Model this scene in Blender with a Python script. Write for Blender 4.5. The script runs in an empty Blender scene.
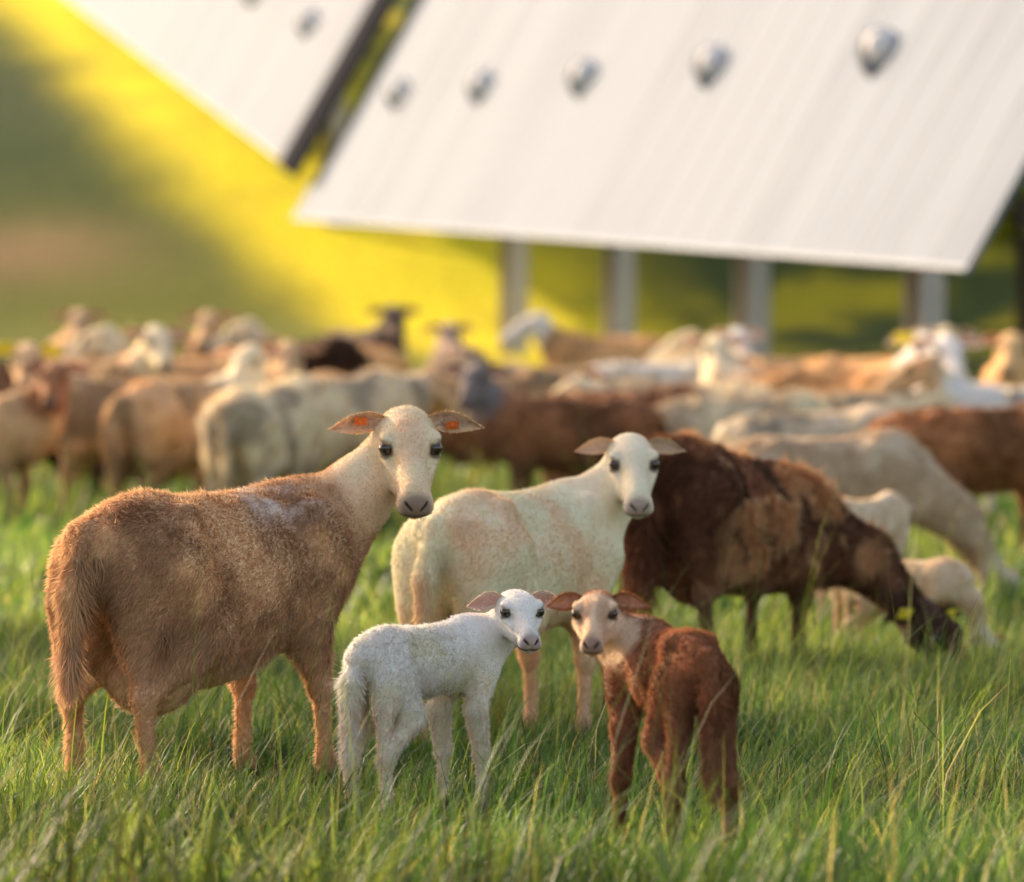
import bpy, math, numpy as np
from mathutils import Vector, Matrix, Quaternion
rng=np.random.default_rng(7)
scn=bpy.context.scene
col=scn.collection
try:
    scn.view_settings.view_transform='Standard'; scn.view_settings.look='None'; scn.view_settings.exposure=0
except Exception: pass

# ---------------------------------------------------------------- helpers
def s2l(c):
    c=np.asarray(c,float)/255.0
    return np.where(c<=0.04045,c/12.92,((c+0.055)/1.055)**2.4)
def sstep(a,b,x):
    t=np.clip((x-a)/(b-a),0,1); return t*t*(3-2*t)
_tab=np.random.default_rng(3).random(4096*4)
def vnoise(P,scale,seed=0):
    Q=np.asarray(P)*scale+seed*17.31+100.0
    I=np.floor(Q).astype(np.int64); f=Q-I; f=f*f*(3-2*f)
    def h(i,j,k): return _tab[((i*73856093)^(j*19349663)^(k*83492791)^(seed*2654435))%16384]
    r=0
    for a in (0,1):
        for b in (0,1):
            for c in (0,1):
                w=(f[:,0] if a else 1-f[:,0])*(f[:,1] if b else 1-f[:,1])*(f[:,2] if c else 1-f[:,2])
                r=r+w*h(I[:,0]+a,I[:,1]+b,I[:,2]+c)
    return r
def fbm(P,scale,seed=0,o=3):
    r=0;a=1;t=0
    for i in range(o):
        r=r+a*vnoise(P,scale*2**i,seed+i); t+=a; a*=.55
    return r/t
def new_mesh(name,V,quads=None,tris=None,colors=None,smooth=True):
    me=bpy.data.meshes.new(name)
    V=np.asarray(V,np.float32)
    parts=[];starts=[];tot=[]
    n=0
    if quads is not None and len(quads):
        q=np.asarray(quads,np.int32); parts.append(q.ravel()); starts.append(np.arange(len(q))*4); tot.append(np.full(len(q),4)); n=len(q)*4
    if tris is not None and len(tris):
        t=np.asarray(tris,np.int32); parts.append(t.ravel()); starts.append(n+np.arange(len(t))*3); tot.append(np.full(len(t),3))
    L=np.concatenate(parts).astype(np.int32); S=np.concatenate(starts).astype(np.int32); T=np.concatenate(tot).astype(np.int32)
    me.vertices.add(len(V)); me.vertices.foreach_set('co',V.ravel())
    me.loops.add(len(L)); me.loops.foreach_set('vertex_index',L)
    me.polygons.add(len(S)); me.polygons.foreach_set('loop_start',S); me.polygons.foreach_set('loop_total',T)
    me.polygons.foreach_set('use_smooth',np.full(len(S),smooth,dtype=bool))
    me.update(calc_edges=True)
    if colors is not None:
        a=me.color_attributes.new('Col','FLOAT_COLOR','POINT')
        c=np.ones((len(V),4),np.float32); c[:,:3]=colors; a.data.foreach_set('color',c.ravel())
    return me
def new_obj(name,me,loc=(0,0,0),parent=None,mat=None):
    o=bpy.data.objects.new(name,me); o.location=loc
    if mat is not None and me is not None:
        me.materials.clear(); me.materials.append(mat)
    if parent is not None: o.parent=parent
    col.objects.link(o); return o
class MB:
    def __init__(s): s.V=[];s.Q=[];s.T=[];s.n=0
    def add(s,V,Q=None,T=None):
        V=np.asarray(V,float); 
        if Q is not None and len(Q): s.Q.append(np.asarray(Q)+s.n)
        if T is not None and len(T): s.T.append(np.asarray(T)+s.n)
        s.V.append(V); s.n+=len(V)
    def get(s): return np.concatenate(s.V), (np.concatenate(s.Q) if s.Q else None),(np.concatenate(s.T) if s.T else None)
BOXQ=[[0,3,2,1],[4,5,6,7],[0,1,5,4],[1,2,6,5],[2,3,7,6],[3,0,4,7]]
def boxv(c,hx,hy,hz,A=np.eye(3)):
    o=np.array([[-1,-1,-1],[1,-1,-1],[1,1,-1],[-1,1,-1],[-1,-1,1],[1,-1,1],[1,1,1],[-1,1,1]],float)*[hx,hy,hz]
    return o@A+np.asarray(c)
def tube(pts,rad,n=8,caps=True):
    pts=np.asarray(pts,float); V=[];Q=[];T=[]
    for i,p in enumerate(pts):
        d=pts[min(i+1,len(pts)-1)]-pts[max(i-1,0)]; d/=np.linalg.norm(d)+1e-9
        a=np.cross(d,[0,0,1.0]); 
        if np.linalg.norm(a)<.1: a=np.cross(d,[0,1.0,0])
        a/=np.linalg.norm(a); b=np.cross(d,a)
        for k in range(n):
            t=2*math.pi*k/n; V.append(p+rad[i]*(a*math.cos(t)+b*math.sin(t)))
    for i in range(len(pts)-1):
        for k in range(n):
            Q.append([i*n+k,i*n+(k+1)%n,(i+1)*n+(k+1)%n,(i+1)*n+k])
    if caps:
        V.append(pts[-1]); c=len(V)-1
        for k in range(n): T.append([(len(pts)-1)*n+k,(len(pts)-1)*n+(k+1)%n,c])
    return np.array(V),Q,T
def usphere(r=1,n=16,m=10):
    V=[];Q=[]
    for i in range(m+1):
        p=math.pi*i/m
        for k in range(n):
            t=2*math.pi*k/n; V.append([r*math.sin(p)*math.cos(t),r*math.sin(p)*math.sin(t),r*math.cos(p)])
    for i in range(m):
        for k in range(n): Q.append([i*n+k,(i+1)*n+k,(i+1)*n+(k+1)%n,i*n+(k+1)%n])
    return np.array(V),np.array(Q)

# ---------------------------------------------------------------- materials
def mat_base(name):
    m=bpy.data.materials.new(name); m.use_nodes=True
    nt=m.node_tree; nt.nodes.clear()
    out=nt.nodes.new('ShaderNodeOutputMaterial'); return m,nt,out
def N(nt,t,**k):
    n=nt.nodes.new(t)
    for a,b in k.items(): setattr(n,a,b)
    return n
def mat_simple(name,c,rough=.6,metal=0,noise=.15,nscale=8,bump=.0,spec=.4):
    m,nt,out=mat_base(name); b=N(nt,'ShaderNodeBsdfPrincipled')
    tc=N(nt,'ShaderNodeTexCoord'); nz=N(nt,'ShaderNodeTexNoise'); nz.inputs['Scale'].default_value=nscale; nz.inputs['Detail'].default_value=5
    nt.links.new(tc.outputs['Object'],nz.inputs['Vector'])
    mr=N(nt,'ShaderNodeMapRange'); mr.inputs['To Min'].default_value=1-noise; mr.inputs['To Max'].default_value=1+noise
    nt.links.new(nz.outputs['Fac'],mr.inputs['Value'])
    mx=N(nt,'ShaderNodeVectorMath',operation='SCALE'); mx.inputs[0].default_value=c
    nt.links.new(mr.outputs[0],mx.inputs['Scale']); nt.links.new(mx.outputs[0],b.inputs['Base Color'])
    b.inputs['Roughness'].default_value=rough; b.inputs['Metallic'].default_value=metal; b.inputs['Specular IOR Level'].default_value=spec
    if bump>0:
        bp=N(nt,'ShaderNodeBump'); bp.inputs['Strength'].default_value=bump; nt.links.new(nz.outputs['Fac'],bp.inputs['Height']); nt.links.new(bp.outputs[0],b.inputs['Normal'])
    nt.links.new(b.outputs[0],out.inputs[0]); return m
def mat_skin():
    m,nt,out=mat_base('animal_coat'); b=N(nt,'ShaderNodeBsdfPrincipled')
    at=N(nt,'ShaderNodeAttribute',attribute_name='Col'); tc=N(nt,'ShaderNodeTexCoord')
    nz=N(nt,'ShaderNodeTexNoise'); nz.inputs['Scale'].default_value=70; nz.inputs['Detail'].default_value=6
    nt.links.new(tc.outputs['Object'],nz.inputs['Vector'])
    mr=N(nt,'ShaderNodeMapRange'); mr.inputs['To Min'].default_value=.82; mr.inputs['To Max'].default_value=1.15
    nt.links.new(nz.outputs['Fac'],mr.inputs['Value'])
    mx=N(nt,'ShaderNodeVectorMath',operation='SCALE'); nt.links.new(at.outputs['Color'],mx.inputs[0]); nt.links.new(mr.outputs[0],mx.inputs['Scale'])
    nt.links.new(mx.outputs[0],b.inputs['Base Color']); b.inputs['Roughness'].default_value=.85; b.inputs['Specular IOR Level'].default_value=.15
    b.inputs['Sheen Weight'].default_value=.4; b.inputs['Sheen Roughness'].default_value=.4; b.inputs['Sheen Tint'].default_value=(1,.85,.65,1)
    bp=N(nt,'ShaderNodeBump'); bp.inputs['Strength'].default_value=.25; bp.inputs['Distance'].default_value=.004
    nt.links.new(nz.outputs['Fac'],bp.inputs['Height']); nt.links.new(bp.outputs[0],b.inputs['Normal'])
    nt.links.new(b.outputs[0],out.inputs[0]); return m
def mat_fur():
    m,nt,out=mat_base('animal_hair')
    at=N(nt,'ShaderNodeAttribute',attribute_name='Col')
    d=N(nt,'ShaderNodeBsdfDiffuse'); t=N(nt,'ShaderNodeBsdfTranslucent'); mx=N(nt,'ShaderNodeMixShader'); mx.inputs[0].default_value=.42
    nt.links.new(at.outputs['Color'],d.inputs['Color']); nt.links.new(at.outputs['Color'],t.inputs['Color'])
    nt.links.new(d.outputs[0],mx.inputs[1]); nt.links.new(t.outputs[0],mx.inputs[2]); nt.links.new(mx.outputs[0],out.inputs[0]); return m
def mat_leaf(name,tr=.4):
    m,nt,out=mat_base(name)
    at=N(nt,'ShaderNodeAttribute',attribute_name='Col')
    d=N(nt,'ShaderNodeBsdfPrincipled'); d.inputs['Roughness'].default_value=.5; d.inputs['Specular IOR Level'].default_value=.25
    t=N(nt,'ShaderNodeBsdfTranslucent'); mx=N(nt,'ShaderNodeMixShader'); mx.inputs[0].default_value=tr
    nt.links.new(at.outputs['Color'],d.inputs['Base Color'])
    sc=N(nt,'ShaderNodeVectorMath',operation='MULTIPLY'); sc.inputs[1].default_value=(1.35,1.30,.62)
    nt.links.new(at.outputs['Color'],sc.inputs[0]); nt.links.new(sc.outputs[0],t.inputs['Color'])
    nt.links.new(d.outputs[0],mx.inputs[1]); nt.links.new(t.outputs[0],mx.inputs[2]); nt.links.new(mx.outputs[0],out.inputs[0]); return m
M_skin=mat_skin(); M_fur=mat_fur(); M_grass=mat_leaf('grass_blades',.4); M_leaf=mat_leaf('tree_leaves',.35)
M_eye=mat_simple('eye_surface',(.03,.017,.010),.08,0,.2,60,0,.8)
M_tag_o=mat_simple('ear_tag_orange',(.80,.17,.03),.45)
M_tag_y=mat_simple('ear_tag_yellow',(.9,.72,.04),.45)

# ---------------------------------------------------------------- terrain
def rowx(y): return 3.09-.161*(y-45)
def zt(x,y):
    x=np.asarray(x,float); y=np.asarray(y,float)
    a=np.clip(y-42,0,None); b=np.clip(y-74,0,None)
    z=.032*a+ .088*b - .120*np.clip(y-230,0,None) + 1.25*sstep(70,92,y)
    z=z+.012*np.sin(x*1.9+y*.7)+.01*np.sin(y*1.3-x*.8)
    z=z+.5*np.sin(x*.05+1)*sstep(60,200,y)
    return z
def zt1(x,y): return float(zt(np.array([x]),np.array([y]))[0])

u=np.linspace(-1,1,241); gx=np.sign(u)*(np.abs(u)*16+ (np.abs(u)**5)*700)
v=np.linspace(0,1,420); gy=-60+v*200+ (v**8)*1500
GX,GY=np.meshgrid(gx,gy,indexing='ij'); GZ=zt(GX,GY)
V=np.stack([GX.ravel(),GY.ravel(),GZ.ravel()],1)
ni,nj=GX.shape; ii,jj=np.meshgrid(np.arange(ni-1),np.arange(nj-1),indexing='ij'); b0=(ii*nj+jj).ravel()
quads=np.stack([b0,b0+nj,b0+nj+1,b0+1],1)
def ground_col(X,Y):
    P=np.stack([X,Y,X*0],1)
    n1=fbm(P*[1,.35,1],.35,5); n3=fbm(P*[1,.3,1],1.1,15); n4=fbm(P*[1,.4,1],.8,25)
    green=np.array([.12,.155,.04]); dark=np.array([.05,.075,.025]); sunlit_yel=np.array([1.0,.80,.03]); tan=np.array([.45,.26,.15])
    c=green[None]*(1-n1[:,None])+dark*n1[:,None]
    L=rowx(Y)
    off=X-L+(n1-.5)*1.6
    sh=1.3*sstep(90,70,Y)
    k=sstep(-2.9+sh,-.9+sh*.8,off)*(1-sstep(2.0,4.6,off+(n4-.5)*3))*sstep(46,72,Y)  # band of sunlight along the panel row, painted into the ground colour
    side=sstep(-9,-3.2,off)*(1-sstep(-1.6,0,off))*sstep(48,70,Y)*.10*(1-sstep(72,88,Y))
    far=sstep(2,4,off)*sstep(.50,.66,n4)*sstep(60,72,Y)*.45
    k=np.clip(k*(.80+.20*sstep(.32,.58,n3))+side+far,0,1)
    c=c*(1-k[:,None])+sunlit_yel*k[:,None]
    t=np.exp(-(((X+6.9)/1.6)**2+((Y-79)/2.2)**2))*.6*(1-k)
    c=c*(1-t[:,None])+tan*t[:,None]
    dk=np.exp(-(((X+8.4)/2.2)**2+((Y-97)/9)**2))*.75*(1-k); c=c*(1-dk[:,None])+np.array([.05,.075,.03])*dk[:,None]  # shaded area of the left slope, painted as darker ground
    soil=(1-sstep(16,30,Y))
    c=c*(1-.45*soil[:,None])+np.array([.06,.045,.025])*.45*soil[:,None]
    return np.clip(c,0,.95)
mg,nt,out=mat_base('meadow_ground')
b=N(nt,'ShaderNodeBsdfPrincipled'); at=N(nt,'ShaderNodeAttribute',attribute_name='Col'); tc=N(nt,'ShaderNodeTexCoord')
nz=N(nt,'ShaderNodeTexNoise'); nz.inputs['Scale'].default_value=6; nz.inputs['Detail'].default_value=8; nz.inputs['Roughness'].default_value=.7
nt.links.new(tc.outputs['Object'],nz.inputs['Vector'])
mr=N(nt,'ShaderNodeMapRange'); mr.inputs['From Min'].default_value=.3; mr.inputs['From Max'].default_value=.7; mr.inputs['To Min'].default_value=.7; mr.inputs['To Max'].default_value=1.35
nt.links.new(nz.outputs['Fac'],mr.inputs['Value'])
sc=N(nt,'ShaderNodeVectorMath',operation='SCALE'); nt.links.new(at.outputs['Color'],sc.inputs[0]); nt.links.new(mr.outputs[0],sc.inputs['Scale'])
nt.links.new(sc.outputs[0],b.inputs['Base Color']); b.inputs['Roughness'].default_value=.95; b.inputs['Specular IOR Level'].default_value=.05
bp=N(nt,'ShaderNodeBump'); bp.inputs['Strength'].default_value=.8; bp.inputs['Distance'].default_value=.15; nt.links.new(nz.outputs['Fac'],bp.inputs['Height']); nt.links.new(bp.outputs[0],b.inputs['Normal'])
nt.links.new(b.outputs[0],out.inputs[0])
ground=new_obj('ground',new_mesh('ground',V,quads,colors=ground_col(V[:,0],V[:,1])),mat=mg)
ground['kind']='structure'; ground['label']='grassy pasture rising to a yellow sunlit slope'; ground['category']='ground'

# ---------------------------------------------------------------- grass
def blades(n,y0,y1,hm,wm,seed,dens_pow=1.0,margin=1.0,tallp=.06,tl=1.0,straw=.05,clump=0,xr=None,strawtall=False):
    r=np.random.default_rng(seed)
    m=int(n*(2.2 if not (clump or xr) else 8))
    y=y0+(y1-y0)*r.random(m)**dens_pow
    wmax=.09*y1+margin
    x=(r.random(m)*2-1)*wmax
    k=np.abs(x)<(.09*y+margin)
    if xr: k&=(x>xr[0])&(x<xr[1])
    if clump: k&=fbm(np.stack([x,y,x*0],1),2.0,77,2)>clump
    x=x[k][:n];y=y[k][:n]; n=len(x)
    P=np.stack([x,y,x*0],1)
    c1=fbm(P,2.2,21); c2=fbm(P,.8,31); c3=fbm(P,1.4,51,2)
    bare=np.exp(-(((x+.42)/.30)**2+((y-13.1)/.40)**2))+1.2*np.exp(-(((x-.32)/.20)**2+((y-11.35)/.32)**2))+.8*np.exp(-(((x+.2)/.24)**2+((y-12.3)/.3)**2))
    h=hm*(.15+1.75*c1)*(.45+1.0*r.random(n))*(1-.65*np.clip(bare,0,1))
    tall=r.random(n)<tallp; h=np.where(tall,h*(1.4+r.random(n)*1.5),h)
    w=wm*(.6+.8*r.random(n))*np.where(tall,.55,1)
    a=r.random(n)*2*np.pi; lean=(.15+.95*r.random(n)**1.4)
    dx=np.cos(a)*lean+.12;dy=np.sin(a)*lean
    b=a+np.pi/2+(r.random(n)-.5)*1.5
    sx=np.cos(b)*.5*w; sy=np.sin(b)*.5*w
    z=zt(x,y)-.01
    Vs=[]
    for t,ww in ((0,.8),(.4,1.0),(.75,.7)):
        px=x+dx*h*t*t; py=y+dy*h*t*t; pz=z+h*t*(1-.25*lean*t)
        Vs.append(np.stack([px-sx*ww,py-sy*ww,pz],1)); Vs.append(np.stack([px+sx*ww,py+sy*ww,pz],1))
    Vs.append(np.stack([x+dx*h,y+dy*h,z+h*(1-.35*lean)],1))
    V=np.stack(Vs,1).reshape(-1,3)
    o=np.arange(n)*7
    Q=np.concatenate([np.stack([o,o+1,o+3,o+2],1),np.stack([o+2,o+3,o+5,o+4],1)]); T=np.stack([o+4,o+5,o+6],1)
    g=np.array([.098,.185,.045]); yg=np.array([.24,.29,.08]); dk=np.array([.038,.095,.028]); st=np.array([.42,.35,.18])
    q=np.clip(c2*1.1-.1+(r.random(n)-.5)*.5,0,1)[:,None]
    c=dk*(1-q)+g*q
    q2=(sstep(.40,.75,c2+(r.random(n)-.5)*.5))[:,None]; c=c*(1-q2)+yg*q2
    s=((r.random(n)<straw)&(strawtall|~tall))[:,None]; c=np.where(s,st*(.6+.5*r.random((n,1))),c)
    c=c*(.75+.5*r.random((n,1)))*tl*(.5+1.1*sstep(.25,.75,c3))[:,None]  # broad brightness patches: dry grass plus shade painted into blade colour
    C=np.repeat(c[:,None,:],7,1)
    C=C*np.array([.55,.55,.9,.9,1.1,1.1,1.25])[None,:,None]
    return V,Q,T,C.reshape(-1,3)
def grass(sets,name='grass',label=''):
    mb=MB(); Cs=[]
    for a,k in sets:
        V,Q,T,C=blades(*a,**k); mb.add(V,Q,T); Cs.append(C)
    V,Q,T=mb.get()
    o=new_obj(name,new_mesh(name,V,Q,T,np.concatenate(Cs)),mat=M_grass); o['kind']='stuff'; o['label']=label; o['category']='grass'; return o
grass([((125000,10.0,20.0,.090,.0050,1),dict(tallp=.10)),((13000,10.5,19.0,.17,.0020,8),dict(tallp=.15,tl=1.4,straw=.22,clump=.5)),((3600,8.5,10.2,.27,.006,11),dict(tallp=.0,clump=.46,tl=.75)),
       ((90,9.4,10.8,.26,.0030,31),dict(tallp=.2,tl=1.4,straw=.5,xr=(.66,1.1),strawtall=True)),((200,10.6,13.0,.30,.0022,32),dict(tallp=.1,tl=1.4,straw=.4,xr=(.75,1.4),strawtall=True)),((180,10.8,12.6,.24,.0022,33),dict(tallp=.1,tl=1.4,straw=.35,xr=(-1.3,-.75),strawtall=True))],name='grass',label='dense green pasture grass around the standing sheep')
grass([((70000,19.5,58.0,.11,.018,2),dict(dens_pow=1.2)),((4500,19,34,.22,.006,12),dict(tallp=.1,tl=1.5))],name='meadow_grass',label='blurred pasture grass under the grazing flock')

# ---------------------------------------------------------------- SDF modelling
PROF=np.array([(-.50,.595,.545,.030),(-.475,.625,.49,.070),(-.44,.648,.43,.105),(-.38,.672,.395,.132),(-.31,.690,.375,.146),(-.25,.697,.350,.150),(-.17,.686,.318,.158),(-.07,.683,.300,.176),(.04,.684,.305,.176),(.14,.692,.325,.158),(.22,.700,.345,.140),(.30,.695,.365,.122),(.36,.672,.40,.100),(.41,.635,.45,.070),(.44,.600,.50,.035)])
def profile(lamb,fat,belly,pitch):
    x=np.linspace(-.50,.44,189); f=[np.interp(x,PROF[:,0],PROF[:,i]) for i in (1,2,3)]
    g=np.exp(-.5*(np.arange(-12,13)/4.0)**2); g/=g.sum()
    f=[np.convolve(np.pad(a,12,mode='edge'),g,mode='valid') for a in f]
    top,bot,ry=f
    if lamb: bot=.66-(.66-bot)*.64; ry=ry*.60; top=top-.012
    bot=bot-belly*np.exp(-((x+.10)/.17)**2); ry=ry*fat
    s=pitch*(x+.35); return x,top-s,bot-s,ry
def sub_idx(ax,lo,hi):
    i0=max(0,np.searchsorted(ax,lo)-1); i1=min(len(ax),np.searchsorted(ax,hi)+1); return i0,i1
def eval_sdf(prims,lo,hi,h):
    ax=[np.arange(lo[i],hi[i]+h,h,dtype=np.float32) for i in range(3)]
    D=np.full([len(a) for a in ax],.5,np.float32)
    for p in prims:
        k=p['k']; pad=2*k+4*h
        if p['t']=='c':
            a,b,ra,rb=p['a'],p['b'],p['ra'],p['rb']; r=max(ra,rb)
            l=np.minimum(a,b)-r-pad; u_=np.maximum(a,b)+r+pad
        elif p['t']=='t': l=np.array(lo)-1; u_=np.array(hi)+1
        else:
            r=max(p['r']); l=p['c']-r-pad; u_=p['c']+r+pad
        I=[sub_idx(ax[i],l[i],u_[i]) for i in range(3)]
        if any(i1-i0<=0 for i0,i1 in I): continue
        X=ax[0][I[0][0]:I[0][1],None,None];Y=ax[1][None,I[1][0]:I[1][1],None];Z=ax[2][None,None,I[2][0]:I[2][1]]
        if p['t']=='c':
            ab=(b-a).astype(np.float32); L=float(ab@ab)+1e-12
            qx,qy,qz=X-np.float32(a[0]),Y-np.float32(a[1]),Z-np.float32(a[2])
            t=np.clip((qx*ab[0]+qy*ab[1]+qz*ab[2])/L,0,1)
            d=np.sqrt((qx-t*ab[0])**2+(qy-t*ab[1])**2+(qz-t*ab[2])**2)-(ra+(rb-ra)*t)
        elif p['t']=='t':
            R=p['R'];s=p['s']
            lx=((X*R[0,0]+Y*R[1,0])/s[0]); ly=((X*R[0,1]+Y*R[1,1])/s[1])
            px,top,bot,ry=p['prof']
            T=np.interp(lx,px,top).astype(np.float32);B=np.interp(lx,px,bot).astype(np.float32);W_=np.interp(lx,px,ry).astype(np.float32)
            zc=(T+B)/2; rz=(T-B)/2; zz=(Z/np.float32(s[2])-zc)/rz
            wy=W_*(1-.16*np.clip(zz,0,1.3)**1.5)
            rho=np.sqrt((ly/wy)**2+zz**2)
            g=np.sqrt(((ly/wy)/wy)**2+(zz/rz)**2)+1e-3
            d=rho*(rho-1)/g
            ex=np.maximum(lx-px[-1],px[0]-lx)
            d=(np.maximum(d,ex)*min(s)).astype(np.float32)
            d=np.where(rho<.05,-np.float32(.05),d)
            d=np.maximum(d,(ex*min(s)).astype(np.float32))
        else:
            c=p['c'];A=p['A'];rr=p['r']
            qx,qy,qz=X-np.float32(c[0]),Y-np.float32(c[1]),Z-np.float32(c[2])
            k0=0;k1=0
            for i in range(3):
                w=(qx*np.float32(A[i][0])+qy*np.float32(A[i][1])+qz*np.float32(A[i][2]))/rr[i]
                k0=k0+w*w; k1=k1+(w/rr[i])**2
            k0=np.sqrt(k0);k1=np.sqrt(k1)+1e-6; d=k0*(k0-1)/k1
        S=D[I[0][0]:I[0][1],I[1][0]:I[1][1],I[2][0]:I[2][1]]
        if p['op']=='u':
            hh=np.clip(.5+.5*(S-d)/k,0,1); S[...]=S*(1-hh)+d*hh-k*hh*(1-hh)
        else:
            hh=np.clip(.5-.5*(S+d)/k,0,1); S[...]=S*(1-hh)-d*hh+k*hh*(1-hh)
    return D,np.array([a[0] for a in ax])
def surface_nets(D,org,h):
    S=D<0; nx,ny,nz=D.shape
    cnt=np.zeros((nx-1,ny-1,nz-1),np.int8)
    for i in (0,1):
        for j in (0,1):
            for k in (0,1): cnt+=S[i:nx-1+i,j:ny-1+j,k:nz-1+k]
    act=(cnt>0)&(cnt<8); ids=np.argwhere(act); idx=np.full(act.shape,-1,np.int64); idx[act]=np.arange(len(ids))
    pos=np.zeros((len(ids),3));n=np.zeros(len(ids))
    offs=[(i,j,k) for i in (0,1) for j in (0,1) for k in (0,1)]
    val={o:D[ids[:,0]+o[0],ids[:,1]+o[1],ids[:,2]+o[2]] for o in offs}
    for o in offs:
        for ax_ in range(3):
            if o[ax_]==0:
                o2=list(o);o2[ax_]=1;o2=tuple(o2)
                v0,v1=val[o],val[o2]; m=(v0<0)!=(v1<0); dn=np.where(m,v0-v1,1.0); t=np.where(m,v0/dn,0)
                p=np.array(o,float)[None]+t[:,None]*(np.array(o2)-np.array(o))[None]
                pos[m]+=p[m]; n[m]+=1
    V=org+h*(ids+pos/n[:,None])
    F=[]
    e=(S[:-1]!=S[1:])[:,1:-1,1:-1]; I=np.argwhere(e)+[0,1,1]; i,j,k=I.T
    q=np.stack([idx[i,j-1,k-1],idx[i,j,k-1],idx[i,j,k],idx[i,j-1,k]],1); fl=~S[i,j,k]; q[fl]=q[fl][:,::-1]; F.append(q)
    e=(S[:,:-1]!=S[:,1:])[1:-1,:,1:-1]; I=np.argwhere(e)+[1,0,1]; i,j,k=I.T
    q=np.stack([idx[i-1,j,k-1],idx[i-1,j,k],idx[i,j,k],idx[i,j,k-1]],1); fl=~S[i,j,k]; q[fl]=q[fl][:,::-1]; F.append(q)
    e=(S[:,:,:-1]!=S[:,:,1:])[1:-1,1:-1,:]; I=np.argwhere(e)+[1,1,0]; i,j,k=I.T
    q=np.stack([idx[i-1,j-1,k],idx[i,j-1,k],idx[i,j,k],idx[i-1,j,k]],1); fl=~S[i,j,k]; q[fl]=q[fl][:,::-1]; F.append(q)
    return V,np.concatenate(F)
def compact(V,F):
    u_,inv=np.unique(F.ravel(),return_inverse=True); return V[u_],inv.reshape(F.shape)
def vnormals(V,F):
    n=np.cross(V[F[:,2]]-V[F[:,0]],V[F[:,3]]-V[F[:,1]]); out=np.zeros_like(V)
    for i in range(4): np.add.at(out,F[:,i],n)
    return out/(np.linalg.norm(out,axis=1,keepdims=True)+1e-12)
def relax(V,F,it,w):
    for _ in range(it):
        s=np.zeros_like(V); c=np.zeros(len(V))
        for i in range(4):
            np.add.at(s,F[:,i],V[F[:,(i+1)%4]]); np.add.at(c,F[:,i],1)
        V=V+(s/np.maximum(c,1)[:,None]-V)*w[:,None]*.5
    return V

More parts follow.
